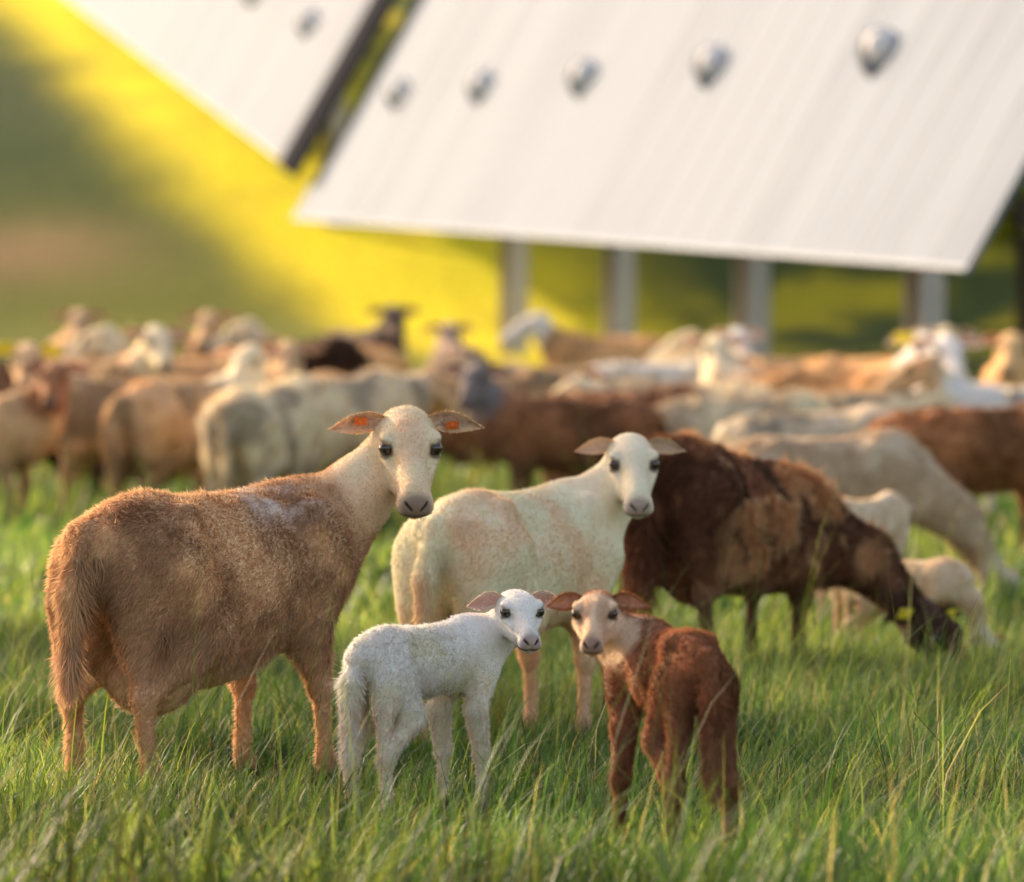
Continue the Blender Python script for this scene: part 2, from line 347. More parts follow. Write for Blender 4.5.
def nrmz(v): v=np.asarray(v,float); return v/np.linalg.norm(v)
def sheep(loc,yaw,sc,head,face,coat,lamb=False,lx=1.0,hs=None,wx=1.0,hires=False,res=None,fur=0,furlen=.014,feet=(0,0,0,0),
          roll=0,tags=(),label='',fat=1.0,ear=(0,0),graze=False,furmess=.35,udder=True,neckr=1.0,name=None,spread=0,earL=1.0,drop=0,pitch=0,belly=0,furw=.0014,tagS=None):
    y=math.radians(yaw); cy,sy=math.cos(y),math.sin(y)
    R=np.array([[cy,-sy,0],[sy,cy,0],[0,0,1.0]])
    def W(p):
        p=np.array(p,float)
        if pitch: p[2]-=pitch*(p[0]+.35)*float(sstep(.24,.50,p[2]))
        return R@(p*[sc*lx,sc*wx,sc])
    A=R.T
    pr=[dict(t='t',R=R,s=(sc*lx,sc*wx,sc),prof=profile(lamb,fat,belly,pitch),k=.01*sc,op='u')]
    def C(a,b,ra,rb,k=.03,op='u'): pr.append(dict(t='c',a=W(a),b=W(b),ra=ra*sc,rb=rb*sc,k=k*sc,op=op))
    def E(c,r,k=.05,op='u'): pr.append(dict(t='e',c=W(c),r=[r[0]*sc*lx,r[1]*sc*wx,r[2]*sc],A=A,k=k*sc,op=op))
    f=fat
    if not lamb:
        for s in (1,-1):
            E((-.255,s*.098*f,.640),(.040,.028,.030),.035); E((-.46,s*.045,.60),(.03,.025,.03),.03)
            E((-.165,s*.155*f,.60),(.075,.030,.045),.04,'s')
            E((.21,s*.115*f,.56),(.08,.035,.11),.05)
        if udder: E((-.25,0,.31-belly*.5),(.11,.10,.085),.05)
        C((-.47,0,.61),(-.530,0,.47),.028,.030,.015); C((-.530,0,.47),(-.540,0,.26),.030,.014,.012)
        ly=1.0;lr=.95;th=1.0
        nb=(.30,0,.58); nr=.120
    else:
        for s in (1,-1):
            E((-.25,s*.062,.640),(.035,.022,.025),.03); E((-.16,s*.098,.60),(.06,.018,.03),.03,'s'); E((.21,s*.066,.57),(.06,.022,.07),.04)
        C((-.45,0,.62),(-.500,0,.50),.020,.028,.012); C((-.500,0,.50),(-.510,0,.25),.034,.022,.010)
        ly=.74;lr=.98;th=.58
        nb=(.27,0,.60); nr=.070
    sx_=-.21 if not lamb else -.245; hkx=-.405 if not lamb else -.395
    for s in (1,-1):
        dh=feet[0 if s>0 else 1]; df=feet[2 if s>0 else 3]
        def sh(p,d): 
            low=max(0,(.5-p[2])/.5)
            return (p[0]+d*low,s*(p[1]*ly+spread*low*(1 if p[0]<0 else .4)),p[2])
        hip=sh((-.31,.092,.52),dh); st=sh((sx_,.118,.375),dh); hk=sh((hkx,.10,.245),dh); ft=sh((-.385,.10,.08),dh); to=sh((-.36,.10,.028),dh)
        C(hip,st,.106*th,.068*th,.04); E(sh((-.38,.086,.46),dh),(.095*th,.072*th,.165*th),.04)
        C(st,hk,.060*th,.027*lr,.03); C(sh((-.395,.092,.40),dh),hk,.044*th,.019*lr,.025)
        C(hk,ft,.0215*lr,.0165*lr,.018); C(ft,to,.0195*lr,.025*lr,.012)
        s1=sh((.26,.088,.50),df); el=sh((.185,.100,.38),df); kn=sh((.215,.098,.235),df); ft2=sh((.208,.098,.08),df); to2=sh((.232,.098,.028),df)
        C(s1,el,.080*th,.054*th,.045); C(el,kn,.046*max(th,.75),.025*lr,.03); C(kn,kn,.027*lr,.027*lr,.015); C(kn,ft2,.0185*lr,.0160*lr,.015); C(ft2,to2,.0190*lr,.025*lr,.012)
    if hs is None: hs=1.0*sc if not lamb else .72
    head=np.array(head,float)
    Fv=nrmz(face); Uv=nrmz(np.array([0,0,1.0])-Fv*Fv[2]); Sv=np.cross(Uv,Fv)
    if roll:
        cr,sr=math.cos(math.radians(roll)),math.sin(math.radians(roll)); Uv,Sv=Uv*cr+Sv*sr, Sv*cr-Uv*sr
    HA=np.array([Fv,Sv,Uv]); fl=.90 if lamb else 1.12; mz=.86 if lamb else 1.04
    def H(p): return head+hs*(p[0]*fl*Fv+p[1]*Sv+p[2]*Uv)
    def HC(a,b,ra,rb,k=.015,op='u'): pr.append(dict(t='c',a=H(a),b=H(b),ra=ra*hs,rb=rb*hs,k=k*hs,op=op))
    def HE(c,r,k=.02,op='u'): pr.append(dict(t='e',c=H(c),r=[q*hs for q in r],A=HA,k=k*hs,op=op))
    nB=W(nb); nH=H((-.01,0,-.045)); mid=(nB+nH)/2
    fwd=R@np.array([1.0,0,0])
    if not graze: mid=mid+fwd*.02*sc+np.array([0,0,-.01])
    else: mid=mid+fwd*.06*sc+np.array([0,0,.03])
    r0,r1,r2=nr*sc*neckr,(nr*.66)*sc*neckr,.056*hs
    pr.append(dict(t='c',a=nB,b=mid,ra=r0,rb=r1,k=.10*sc,op='u')); pr.append(dict(t='c',a=mid,b=nH,ra=r1,rb=r2,k=.04*sc,op='u'))
    pr.append(dict(t='c',a=W((nb[0]-.02,0,nb[2]-.09)),b=mid+np.array([0,0,-.03*sc]),ra=r0*.85,rb=r1*.8,k=.08*sc,op='u'))
    HE((.012,0,-.018),(.072,.062,.050),.03); HE((.060,0,.004),(.058,.060,.036),.025)
    HC((.07,0,-.028),(.19,0,-.036),.050,.034*mz,.02); HC((.08,0,.004),(.20,0,-.010),.030,.024*mz,.02)
    HE((.215,0,-.034),(.032,.037*mz,.031*mz),.015); HE((.20,0,-.060),(.032,.026*mz,.018),.012)
    for s in (1,-1):
        HC((.03,s*.044,-.055),(.14,s*.016,-.062),.031,.022*mz,.02)
        HE((.072,s*.053,.022),(.026,.015,.010),.010)
        HC((.085,s*.055,-.014),(.13,s*.038,-.026),.012,.009,.012)
        HE((.215,s*.020*mz,-.044),(.025,.019,.018),.008)
    if hires:
        for s in (1,-1):
            HE((.135,s*.045,-.002),(.038,.011,.013),.012,'s')
            HC((.246,s*.009*mz,-.034),(.234,s*.024*mz,-.020),.0034,.0046,.004,'s')
            HC((.241,0,-.056),(.200,s*.034*mz,-.051),.0026,.0022,.004,'s')
        HC((.249,0,-.038),(.246,0,-.052),.0018,.0018,.004,'s')
    h=res or (.008*sc if hires else .017)
    pts=[W((-.5,.2,.3)),W((-.5,-.2,.3)),W((.44,.2,.3)),W((.44,-.2,.3)),W((-.35,0,.2-belly)),W((-.3,0,.72))]
    for p in pr:
        if p['t']=='t': continue
        if p['t']=='c': pts+= [p['a']-p['ra'],p['a']+p['ra'],p['b']-p['rb'],p['b']+p['rb']]
        else: pts+=[p['c']-max(p['r']),p['c']+max(p['r'])]
    pts=np.array(pts); lo=pts.min(0)-3*h; hi=pts.max(0)+3*h
    D,org=eval_sdf(pr,lo,hi,h); V,Fq=surface_nets(D,org,h)
    def coords(P):
        Pl=(P@R)/[sc*lx,sc*wx,sc]; Hf=((P-head)@HA.T)/hs/np.array([fl,1,1]); return Pl,Hf
    if hires:
        Pl0,Hf0=coords(V); w0=sstep(.24,.36,np.linalg.norm(Hf0-[.1,0,-.02],axis=1))*sstep(.28,.42,Pl0[:,2])
        V=relax(V,Fq,4,w0)
        hh=.0033*hs; HCn=H((.10,0,-.02)); HR=.195*hs
        D2,o2=eval_sdf(pr,HCn-HR-2*hh,HCn+HR+2*hh,hh); V2,F2=surface_nets(D2,o2,hh)
        d=np.linalg.norm(V-HCn,axis=1); keep=~(d[Fq]<HR-2.2*h).all(1); Fq=Fq[keep]
        d2=np.linalg.norm(V2-HCn,axis=1); F2=F2[(d2[F2]<HR).all(1)]
        V,Fq=compact(V,Fq); V2,F2=compact(V2,F2)
        V=np.concatenate([V,V2]); Fq=np.concatenate([Fq,F2+len(V)-len(V2)])
    Nn=vnormals(V,Fq)
    def colour(P):
        Pl,Hf=coords(P); return coat(Pl,Hf,lamb)
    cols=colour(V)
    _,Hf0=coords(V); hd0=sstep(.18,.26,np.linalg.norm(Hf0-[.1,0,-.02],axis=1))
    amp=(.0035 if hires else .018)*sc
    V=V+Nn*((fbm(V,(7 if hires else 9)/sc,41,1 if hires else 3)-.5)*2*amp*hd0*sstep(.20,.38,V[:,2]/sc))[:,None]
    eV=[];eQ=[];eC=[];eD=[];eo=len(V)
    earbase=[]
    for s in (1,-1):
        L=.125*hs*earL; nu,nv=14,8
        ed=ear[0] if s>0 else ear[1]
        dirv=nrmz(Sv*s*1.0+Uv*(-.02+ed)-Fv*.10); f0=Fv*.80+Uv*.22; fn=nrmz(f0-dirv*np.dot(f0,dirv)); wv=np.cross(dirv,fn); 
        base=H((-.002,s*.045,.004))
        def epos(t,q,o=0,base=base,dirv=dirv,wv=wv,fn=fn,L=L):
            wd=(.0245 if not lamb else .029)*hs*(math.sin(math.pi*min(1,t*.84+.16))**.95 if t<1 else .03)
            cup=-.012*hs*(1-q*q)*(1-.4*t)
            return base+dirv*L*t+wv*wd*q+fn*(cup+o)+np.array([0,0,-.022*hs*t*t])
        earbase.append((epos,dirv,fn,wv,L))
        for side in (0,1):
            for a in range(nu+1):
                for c in range(nv+1):
                    q=c/nv*2-1
                    eV.append(epos(a/nu,q,.003*hs*(1-abs(q)**3)*(-1 if side==0 else 1))); eC.append(side if abs(q)<.7 and a>1 else 0); eD.append(dirv)
        for side in (0,1):
            ob=eo+((0 if s>0 else 1)*2+side)*(nu+1)*(nv+1)
            for a in range(nu):
                for c in range(nv):
                    q=[ob+a*(nv+1)+c,ob+(a+1)*(nv+1)+c,ob+(a+1)*(nv+1)+c+1,ob+a*(nv+1)+c+1]
                    eQ.append(q if (side==0) else q[::-1])
    eV=np.array(eV); side=np.array(eC)
    ec=coat.ear(eV,side)
    Va=np.concatenate([V,eV]); Fa=np.concatenate([Fq,np.array(eQ)]); Ca=np.concatenate([cols,ec])
    loc=(loc[0],loc[1],zt1(loc[0],loc[1])-.008-drop)
    nm=name or ('lamb' if lamb else 'sheep')
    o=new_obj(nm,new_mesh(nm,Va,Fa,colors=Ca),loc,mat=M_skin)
    o['label']=label; o['category']='lamb' if lamb else 'sheep'; o['group']='flock of sheep in the pasture'
    if hires:
        er=.0165*hs; sv,sq=usphere(er,18,12)
        for s in (1,-1):
            e=new_obj('eye',new_mesh('eye',sv,sq),tuple(H((.0860,s*.0535,.0050))),o,M_eye)
    for (s,off,mt) in tags:
        epos,dirv,fn,wv,L=earbase[0 if s>0 else 1]
        A=np.array([dirv,wv,fn]); c=epos(off,.25,.012*hs); ts=tagS or (.66 if hires else 1.9)
        mb=MB(); mb.add(boxv(c,.018*hs*ts,.011*hs*ts,.002,A),BOXQ)
        sv,sq=usphere(.005*hs,8,6); mb.add(sv+c+fn*.003,sq)
        Vt,Qt,Tt=mb.get(); t=new_obj('ear_tag',new_mesh('ear_tag',Vt,Qt,Tt,smooth=False),(0,0,0),o,mt)
    if fur:
        r=np.random.default_rng(int(abs(loc[0]*1000))+5)
        Nall=vnormals(Va,Fa); Vx,Fx=Va,Fa
        Fdir=np.concatenate([np.zeros_like(V),np.array(eD)])
        ar=np.linalg.norm(np.cross(Vx[Fx[:,2]]-Vx[Fx[:,0]],Vx[Fx[:,3]]-Vx[Fx[:,1]]),axis=1)
        fi=r.choice(len(Fx),fur,p=ar/ar.sum()); a=r.random(fur)[:,None];b=r.random(fur)[:,None]
        q=Fx[fi]; P=(Vx[q[:,0]]*(1-a)+Vx[q[:,1]]*a)*(1-b)+(Vx[q[:,3]]*(1-a)+Vx[q[:,2]]*a)*b
        n=(Nall[q[:,0]]*(1-a)+Nall[q[:,1]]*a)*(1-b)+(Nall[q[:,3]]*(1-a)+Nall[q[:,2]]*a)*b; n/=np.linalg.norm(n,axis=1,keepdims=True)+1e-9
        isear=(fi>=len(Fq))
        Pl,Hf=coords(P)
        inh=sstep(.30,.16,np.linalg.norm(Hf-[.10,0,-.02],axis=1))
        flow=(-fwd*.75+np.array([0,0,-.65]))[None]*(1-inh[:,None])+(-Fv)[None]*inh[:,None]
        leg=sstep(.36,.26,Pl[:,2])*(sstep(-.05,-.15,Hf[:,0]) if not graze else sstep(.35,.45,np.linalg.norm(Hf,axis=1)))
        istail=((Pl[:,0]<-.48)&(Pl[:,2]<.56)&(Pl[:,2]>.2))
        flow=flow*(1-leg[:,None])+np.array([0,0,-1.0])*leg[:,None]
        flow=np.where(isear[:,None],Fdir[q[:,0]],flow)
        flow=np.where(istail[:,None],np.array([0,0,-1.2]),flow)
        jit=r.normal(size=(fur,3))
        cl=np.stack([fbm(P,30/sc,k,2) for k in (1,2,3)],1)-.5
        dv=flow-n*np.sum(flow*n,1,keepdims=True); dv=dv/(np.linalg.norm(dv,axis=1,keepdims=True)+.25)
        dv=dv+n*.24+jit*furmess*.45+cl*furmess*1.1
        dn=np.sum(dv*n,1,keepdims=True); dv=dv+n*np.clip(.12-dn,0,None)
        dv/=np.linalg.norm(dv,axis=1,keepdims=True)
        ln=furlen*(.6+.8*r.random(fur))*(1-.66*inh)*(1-.65*leg)
        ln=np.where(isear,furlen*.5*(.5+r.random(fur)),ln)
        ln=np.where(istail,furlen*2.2*(.5+r.random(fur)),ln)
        if hasattr(coat,'shag'): ln=ln*coat.shag(Pl,Hf)
        dead=(np.linalg.norm(Hf-[.24,0,-.035],axis=1)<.036)|(np.linalg.norm(np.stack([Hf[:,0]-.087,np.abs(Hf[:,1])-.058,Hf[:,2]-.005],1),axis=1)<.021)|(Pl[:,2]<.045)
        k=~dead; P=P[k];n=n[k];dv=dv[k];ln=ln[k];m=len(P); q=q[k]; isear=isear[k]
        sd=np.cross(dv,n+.25*r.normal(size=(m,3))); sd/=np.linalg.norm(sd,axis=1,keepdims=True)
        w=(furw*(.7+.6*r.random(m))*np.clip(sc,.8,1.4))[:,None]
        Vf=np.stack([P-sd*w-n*.001,P+sd*w-n*.001,P+dv*ln[:,None]],1).reshape(-1,3)
        Tf=np.arange(3*m).reshape(-1,3)
        cf=np.where(isear[:,None],Ca[q[:,0]],colour(P))*(.72+.52*r.random((m,1)))
        cf=np.clip(np.repeat(cf[:,None],3,1)*np.array([.92,.92,1.18])[None,:,None],0,.95)
        ff=new_obj('fleece',new_mesh('fleece',Vf,tris=Tf,colors=cf.reshape(-1,3)),(0,0,0),o,M_fur)
    return o

class Coat:
    def __init__(s,main,second,headc,legc=None,belly=None,sc=5,th=(.42,.62),seed=1,earo=None,eari=(205,150,135),nose=(120,95,90),hook=None,shag=None,headmix=1.0,gain=1.0,hr=(.20,.12)):
        s.main=s2l(main);s.second=s2l(second);s.head=s2l(headc);s.leg=s2l(legc if legc else main);s.belly=s2l(belly if belly else main)
        s.sc=sc;s.th=th;s.seed=seed;s.earo=s2l(earo if earo else headc);s.eari=s2l(eari);s.nose=s2l(nose);s.hook=hook;s.hm=headmix;s.gain=gain;s.hr=hr
        if shag: s.shag=shag
    def __call__(s,Pl,Hf,lamb):
        n=fbm(Pl,s.sc,s.seed)[:,None]; n2=fbm(Pl,26,s.seed+5)[:,None]
        c=s.main+(s.second-s.main)*sstep(s.th[0],s.th[1],n+(n2-.5)*.12)
        bz=.40 if not lamb else .47
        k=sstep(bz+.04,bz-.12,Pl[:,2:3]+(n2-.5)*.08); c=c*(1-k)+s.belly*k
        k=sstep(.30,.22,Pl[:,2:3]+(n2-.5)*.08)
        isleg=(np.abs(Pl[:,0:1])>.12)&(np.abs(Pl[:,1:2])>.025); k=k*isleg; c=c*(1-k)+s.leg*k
        hd=np.linalg.norm((Hf-[.10,0,-.02])*[.8,1,1],axis=1)[:,None]
        k=sstep(s.hr[0],s.hr[1],hd+(n2-.5)*.06)*s.hm; c=c*(1-k)+s.head*k
        if s.hook is not None: c=s.hook(c,Pl,Hf,n,n2)
        c=np.minimum(c*s.gain*(.90+.20*n2),np.array([.90,.84,.76]))
        k=sstep(.048,.026,np.linalg.norm((Hf-[.248,0,-.030])*[1,.9,1],axis=1))[:,None]*.8; c=c*(1-k)+s.nose*k
        ny=np.abs(Hf[:,1]); dn=np.abs((Hf[:,2]+.030)-(ny-.012)*.8)
        k=(sstep(.007,.002,dn)*sstep(.224,.232,Hf[:,0])*sstep(.028,.023,ny)*sstep(.006,.011,ny))[:,None]*.95; c=c*(1-k)+.012*k
        k=sstep(.007,.002,np.abs(Hf[:,2]+.053))*sstep(.17,.20,Hf[:,0])*sstep(.05,.04,np.abs(Hf[:,1])); k=k[:,None]*.85; c=c*(1-k)+.025*k
        e=np.linalg.norm(np.stack([Hf[:,0]-.087,np.abs(Hf[:,1])-.058,(Hf[:,2]-.005)],1),axis=1)[:,None]
        k=sstep(.027,.019,e)*.8; c=c*(1-k)+np.array([.05,.03,.02])*k
        hoof=(Pl[:,2:3]<.045)&(np.linalg.norm(Hf,axis=1)[:,None]>.35); c=np.where(hoof,np.array([.05,.04,.03]),c)
        return c
    def ear(s,P,side): return np.where(side[:,None]==1,s.eari,s.earo*s.gain)*(.85+.3*fbm(P,60,3)[:,None])

def ewe_hook(c,Pl,Hf,n,n2):
    k=np.exp(-(((Pl[:,0]-.10)/.10)**2+((Pl[:,1]+.08)/.10)**2))*sstep(.58,.66,Pl[:,2]); k=(k*sstep(.35,.6,n2[:,0]))[:,None]*.8
    c=c*(1-k)+s2l((205,195,188))*k
    k=(sstep(.24,.34,Pl[:,0])*sstep(.75,.6,Pl[:,2]))[:,None]*.2; c=c*(1-k)+s2l((150,112,80))*k
    k=sstep(.38,.28,Pl[:,2]+(n2[:,0]-.5)*.05)*(np.abs(Pl[:,0]+.1)<.28)*sstep(.14,.10,np.abs(Pl[:,1])); k=k[:,None]*.7; c=c*(1-k)+s2l((212,184,158))*k
    k=sstep(.02,.0,np.abs(Hf[:,1])-.018)*sstep(.0,.04,Hf[:,0])*sstep(.17,.12,Hf[:,0])*(Hf[:,2]>0); k=k[:,None]*.3; c=c*(1-k)+s2l((170,138,104))*k
    return c
def shag_ewe(Pl,Hf):
    return 1+2.8*np.exp(-(((Pl[:,0]+.32)/.07)**2+((Pl[:,2]-.37)/.04)**2))*(Pl[:,1]<0)+.7*sstep(.5,.7,fbm(Pl,9,8))+.8*sstep(.38,.32,Pl[:,2])*sstep(.27,.31,Pl[:,2])
def shag_dark(Pl,Hf): return 1+1.8*sstep(.5,.60,fbm(Pl,9,77))
def brownlamb_hook(c,Pl,Hf,n,n2):
    st=(sstep(.022,.010,np.abs(np.abs(Hf[:,1])-.026)))*sstep(.02,.06,Hf[:,0])*sstep(.19,.14,Hf[:,0])*(Hf[:,2]>-.03)
    k=st[:,None]*.35; c=c*(1-k)+s2l((125,80,52))*k
    k=(sstep(.045,.0,Hf[:,0]+(n2[:,0]-.5)*.03)*(np.linalg.norm(Hf,axis=1)<.5))[:,None]*.85; c=c*(1-k)+s2l((132,86,60))*k
    return c
def dark_hook(c,Pl,Hf,n,n2):
    p=fbm(Pl,9,77)+(n2[:,0]-.5)*.18
    k=(sstep(.50,.58,p)*sstep(-.42,-.25,Pl[:,0])*sstep(.26,.34,Pl[:,2]))[:,None]*.75; c=c*(1-k)+s2l((205,164,120))*k
    k=(sstep(.42,.56,Pl[:,0]))[:,None]*.6; c=c*(1-k)+s2l((78,52,40))*k
    return c
c_ewe=Coat((198,164,126),(164,130,98),(212,186,154),(194,158,122),(190,156,124),sc=6,seed=2,hook=ewe_hook,shag=shag_ewe,nose=(120,100,92),earo=(196,165,132),eari=(212,180,155),gain=1.45)
c_cream=Coat((230,206,176),(212,184,150),(226,204,176),(206,172,138),(216,186,152),sc=4,seed=5,earo=(196,164,132),eari=(208,176,152),nose=(160,134,125),gain=1.30)
c_wlamb=Coat((244,230,214),(234,216,196),(244,230,214),(230,210,192),(230,210,192),sc=7,seed=9,earo=(215,187,170),eari=(226,180,162),nose=(165,132,126),gain=1.22)
c_clamb=Coat((232,212,184),(216,192,160),(228,208,180),(205,178,148),(205,178,148),sc=7,seed=19,earo=(205,175,158),eari=(218,168,150),nose=(165,132,126),gain=1.05)
c_blamb=Coat((146,98,70),(112,74,52),(208,180,150),(128,86,60),(142,100,76),sc=8,seed=12,hook=brownlamb_hook,earo=(150,100,68),eari=(206,152,124),nose=(135,105,98),gain=1.25,hr=(.15,.11))
c_dark=Coat((128,86,62),(88,58,43),(62,44,37),(92,64,48),(116,78,56),sc=6,th=(.40,.56),seed=15,hook=dark_hook,shag=shag_dark,earo=(66,46,36),eari=(100,70,56),nose=(45,34,32),gain=1.5)

# --- main figures : positions in metres
sheep((-.69,13.4),53,1.04,(.435,.36,.870),(.10,-.80,-.58),c_ewe,hires=True,fur=180000,furlen=.014,fat=1.05,lx=.95,feet=(.03,-.03,.02,.06),spread=.035,belly=.055,
      tags=((1,.45,M_tag_o),(-1,.45,M_tag_o)),label='tan hair ewe with orange ear tags looking back over long grass',ear=(.02,-.02),hs=1.10,neckr=.86,furmess=.5,tagS=.75)
sheep((.02,14.85),58,1.0,(.295,.26,.795),(.08,-.85,-.52),c_cream,hires=True,fur=100000,furlen=.011,fat=.90,lx=.86,feet=(0,-.04,.05,-.03),udder=False,
      label='cream ewe standing in grass with her head turned',hs=.97,neckr=.80,earL=.85,furmess=.4)
sheep((-.185,12.62),54,.66,(.195,.12,.492),(.22,-.85,-.42),c_wlamb,lamb=True,lx=.86,hires=True,fur=100000,furlen=.011,furmess=.6,feet=(.03,-.02,0,.03),spread=.015,
      label='white woolly lamb standing beside a brown lamb',hs=.73,earL=.85)
sheep((.312,11.50),108,.715,(-.138,.12,.530),(-.10,-.87,-.44),c_blamb,lamb=True,lx=.76,wx=.94,hires=True,fur=100000,furlen=.011,furmess=.6,feet=(0,.03,.03,-.02),spread=.03,
      label='brown lamb with pale face and brown ears',hs=.68,earL=.88)
sheep((.70,17.6),50,1.12,(.60,.16,.20),(.50,-.45,-.72),c_dark,hires=True,res=.011,fur=80000,furlen=.018,furmess=.6,fat=.92,lx=.80,graze=True,feet=(-.05,.06,.05,-.05),pitch=.18,furw=.002,spread=.02,
      tags=((-1,.5,M_tag_y),(1,.5,M_tag_y)),label='brown ewe with tan patches and dark head grazing',hs=1.05,neckr=.8,earL=1.1,tagS=1.5)
c_grey=Coat((205,185,158),(180,155,125),(195,178,155),(150,120,92),(180,158,130),sc=6,seed=22,gain=1.2)
sheep((1.24,22.6),10,.98,(.72,-.05,.12),(.60,-.3,-.7),c_grey,hires=True,res=.012,fur=25000,furlen=.018,furw=.003,graze=True,lx=.92,label='greyish cream ewe with head down in the grass')
sheep((1.28,20.5),62,.72,(.10,.24,.45),(.2,.8,-.4),c_clamb,lamb=True,res=.012,fur=20000,furlen=.015,label='small white lamb seen from behind',hs=.6)
sheep((1.29,18.5),-34,.52,(.25,-.12,.10),(.4,-.4,-.75),c_clamb,lamb=True,res=.010,fur=30000,furlen=.013,graze=True,label='white lamb nibbling grass beside a dark ewe',hs=.56)

# --- flock
def cc(main,second=None,head=None,seed=1,**k):
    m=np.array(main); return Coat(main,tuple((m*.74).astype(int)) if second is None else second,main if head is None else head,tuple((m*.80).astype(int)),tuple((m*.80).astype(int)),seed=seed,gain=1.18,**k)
tanc=(206,170,128); crm=(230,208,172); brn=(150,102,70); dbr=(74,47,32); wht=(248,234,214); org=(236,184,128); gry=(165,142,122)
flock=[ # x,y,yaw,scale,mode,coat,head,label
 (-2.80,32.6,190,1.08,'g',dbr,None,'dark brown sheep grazing'),
 (-3.30,38.5,150,1.20,'c',brn,tanc,'brown sheep with head up'),
 (-3.10,42.0,20,1.24,'c',brn,None,'brown sheep standing in the flock'),
 (-2.16,31.4,170,1.20,'c',tanc,None,'tan sheep with yellow ear tag'),
 (-2.62,36.5,-50,1.28,'c',tanc,crm,'tan sheep facing forward'),
 (-1.71,30.2,55,1.18,'c',tanc,crm,'tan sheep looking towards the flock'),
 (-2.12,38.5,170,1.28,'u',org,crm,'pale orange sheep among others'),
 (-1.29,29.3,75,1.12,'g',crm,None,'cream sheep with head down'),
 (-.92,30.4,48,1.18,'f',crm,tanc,'cream sheep seen from behind'),
 (-1.72,44.0,15,1.30,'g',dbr,None,'nearly black sheep with rounded back'),
 (-1.26,47.5,-60,1.28,'c',gry,(95,80,72),'grey brown sheep with dark face'),
 (-1.45,44.5,170,1.24,'u',org,crm,'pale orange sheep standing'),
 (-1.05,37.0,120,1.12,'g',tanc,None,'tan sheep with lowered head'),
 (-.15,37.5,12,1.14,'f',tanc,brn,'tan sheep with brown neck'),
 (-.42,45.5,100,1.18,'c',gry,None,'grey sheep standing among others'),
 (.26,30.0,172,1.04,'c',brn,(120,110,106),'brown sheep with grey face'),
 (.62,31.5,20,1.08,'g',brn,None,'reddish brown sheep grazing'),
 (.82,48.0,170,1.20,'u',org,wht,'sunlit orange sheep in the flock'),
 (1.05,41.5,8,1.20,'f',wht,org,'sunlit white sheep in the flock'),
 (1.50,43.0,-70,1.22,'c',wht,None,'white sheep with sunlit back'),
 (1.05,33.5,165,1.12,'f',crm,None,'cream sheep walking in the flock'),
 (1.55,35.5,120,1.20,'c',gry,crm,'grey sheep with head raised'),
 (1.26,31.0,10,1.04,'g',crm,None,'cream sheep grazing with the flock'),
 (1.52,28.3,5,1.0,'g',(215,197,170),None,'long bodied cream sheep grazing'),
 (2.18,26.2,8,1.06,'g',(170,114,74),(128,84,55),'reddish brown sheep with head down'),
 (1.98,34.0,-30,1.24,'c',org,wht,'sunlit pale sheep with yellow ear tag'),
 (2.42,33.0,-84,1.22,'c',wht,None,'white sheep facing forward with ears out'),
 (2.10,31.5,4,1.04,'f',crm,None,'cream sheep with sunlit back'),
 (2.85,31.5,176,1.08,'u',wht,tanc,'white sheep standing in sun'),
 (3.25,36.5,-100,1.22,'c',org,None,'sunlit orange sheep in the flock'),
 (1.92,42.0,190,1.22,'u',tanc,crm,'tan sheep behind the flock'),
 (2.55,40.0,-30,1.26,'c',org,crm,'orange sheep facing forward'),
 (3.05,41.5,-100,1.24,'c',tanc,crm,'tan sheep facing forward'),
 (-2.82,30.2,-30,1.08,'c',tanc,brn,'tan sheep turning its head'),
 (.28,41.5,200,1.16,'f',crm,None,'cream sheep among brown ones'),
 (-2.40,45.5,-90,1.28,'c',brn,tanc,'brown sheep facing forward'),
 (-.55,34.8,160,1.10,'g',brn,None,'brown sheep with lowered head'),
 (-3.55,46.0,-80,1.28,'c',tanc,None,'tan sheep facing forward'),
 (-1.52,34.6,-70,1.16,'c',crm,tanc,'cream sheep facing forward'),
 (-2.05,34.6,10,1.10,'f',brn,None,'brown sheep crowded among tan ones'),
]
for i,(x,y,yw,s,mode,c,hc,lab) in enumerate(flock):
    a=math.radians(yw); f=np.array([math.cos(a),math.sin(a),0])
    if mode=='g': hp=f*.66*s+np.array([0,0,.16]); fc=f*.6+np.array([0,0,-.8])
    elif mode=='u': hp=f*.52*s+np.array([0,0,.82*s]); fc=f*.85+np.array([0,0,-.45])
    elif mode=='f': hp=f*.62*s+np.array([0,0,.68*s]); fc=f*.8+np.array([0,0,-.6])
    else: hp=f*.44*s+np.array([0,0,.82*s]); fc=np.array([-.25+.5*rng.random(),-.85,-.5])
    tg=((1,.4,M_tag_y),(-1,.4,M_tag_y)) if 'yellow' in lab else ()
    sheep((x,y),yw,s,tuple(hp),tuple(fc),cc(c,None,hc,seed=30+i),label=lab,graze=(mode=='g'),tags=tg,feet=tuple((rng.random(4)-.5)*.12),res=.018,neckr=1.08,hs=1.1*s,
          fur=6000,furlen=.034,furw=.006,furmess=.5,tagS=2.4)

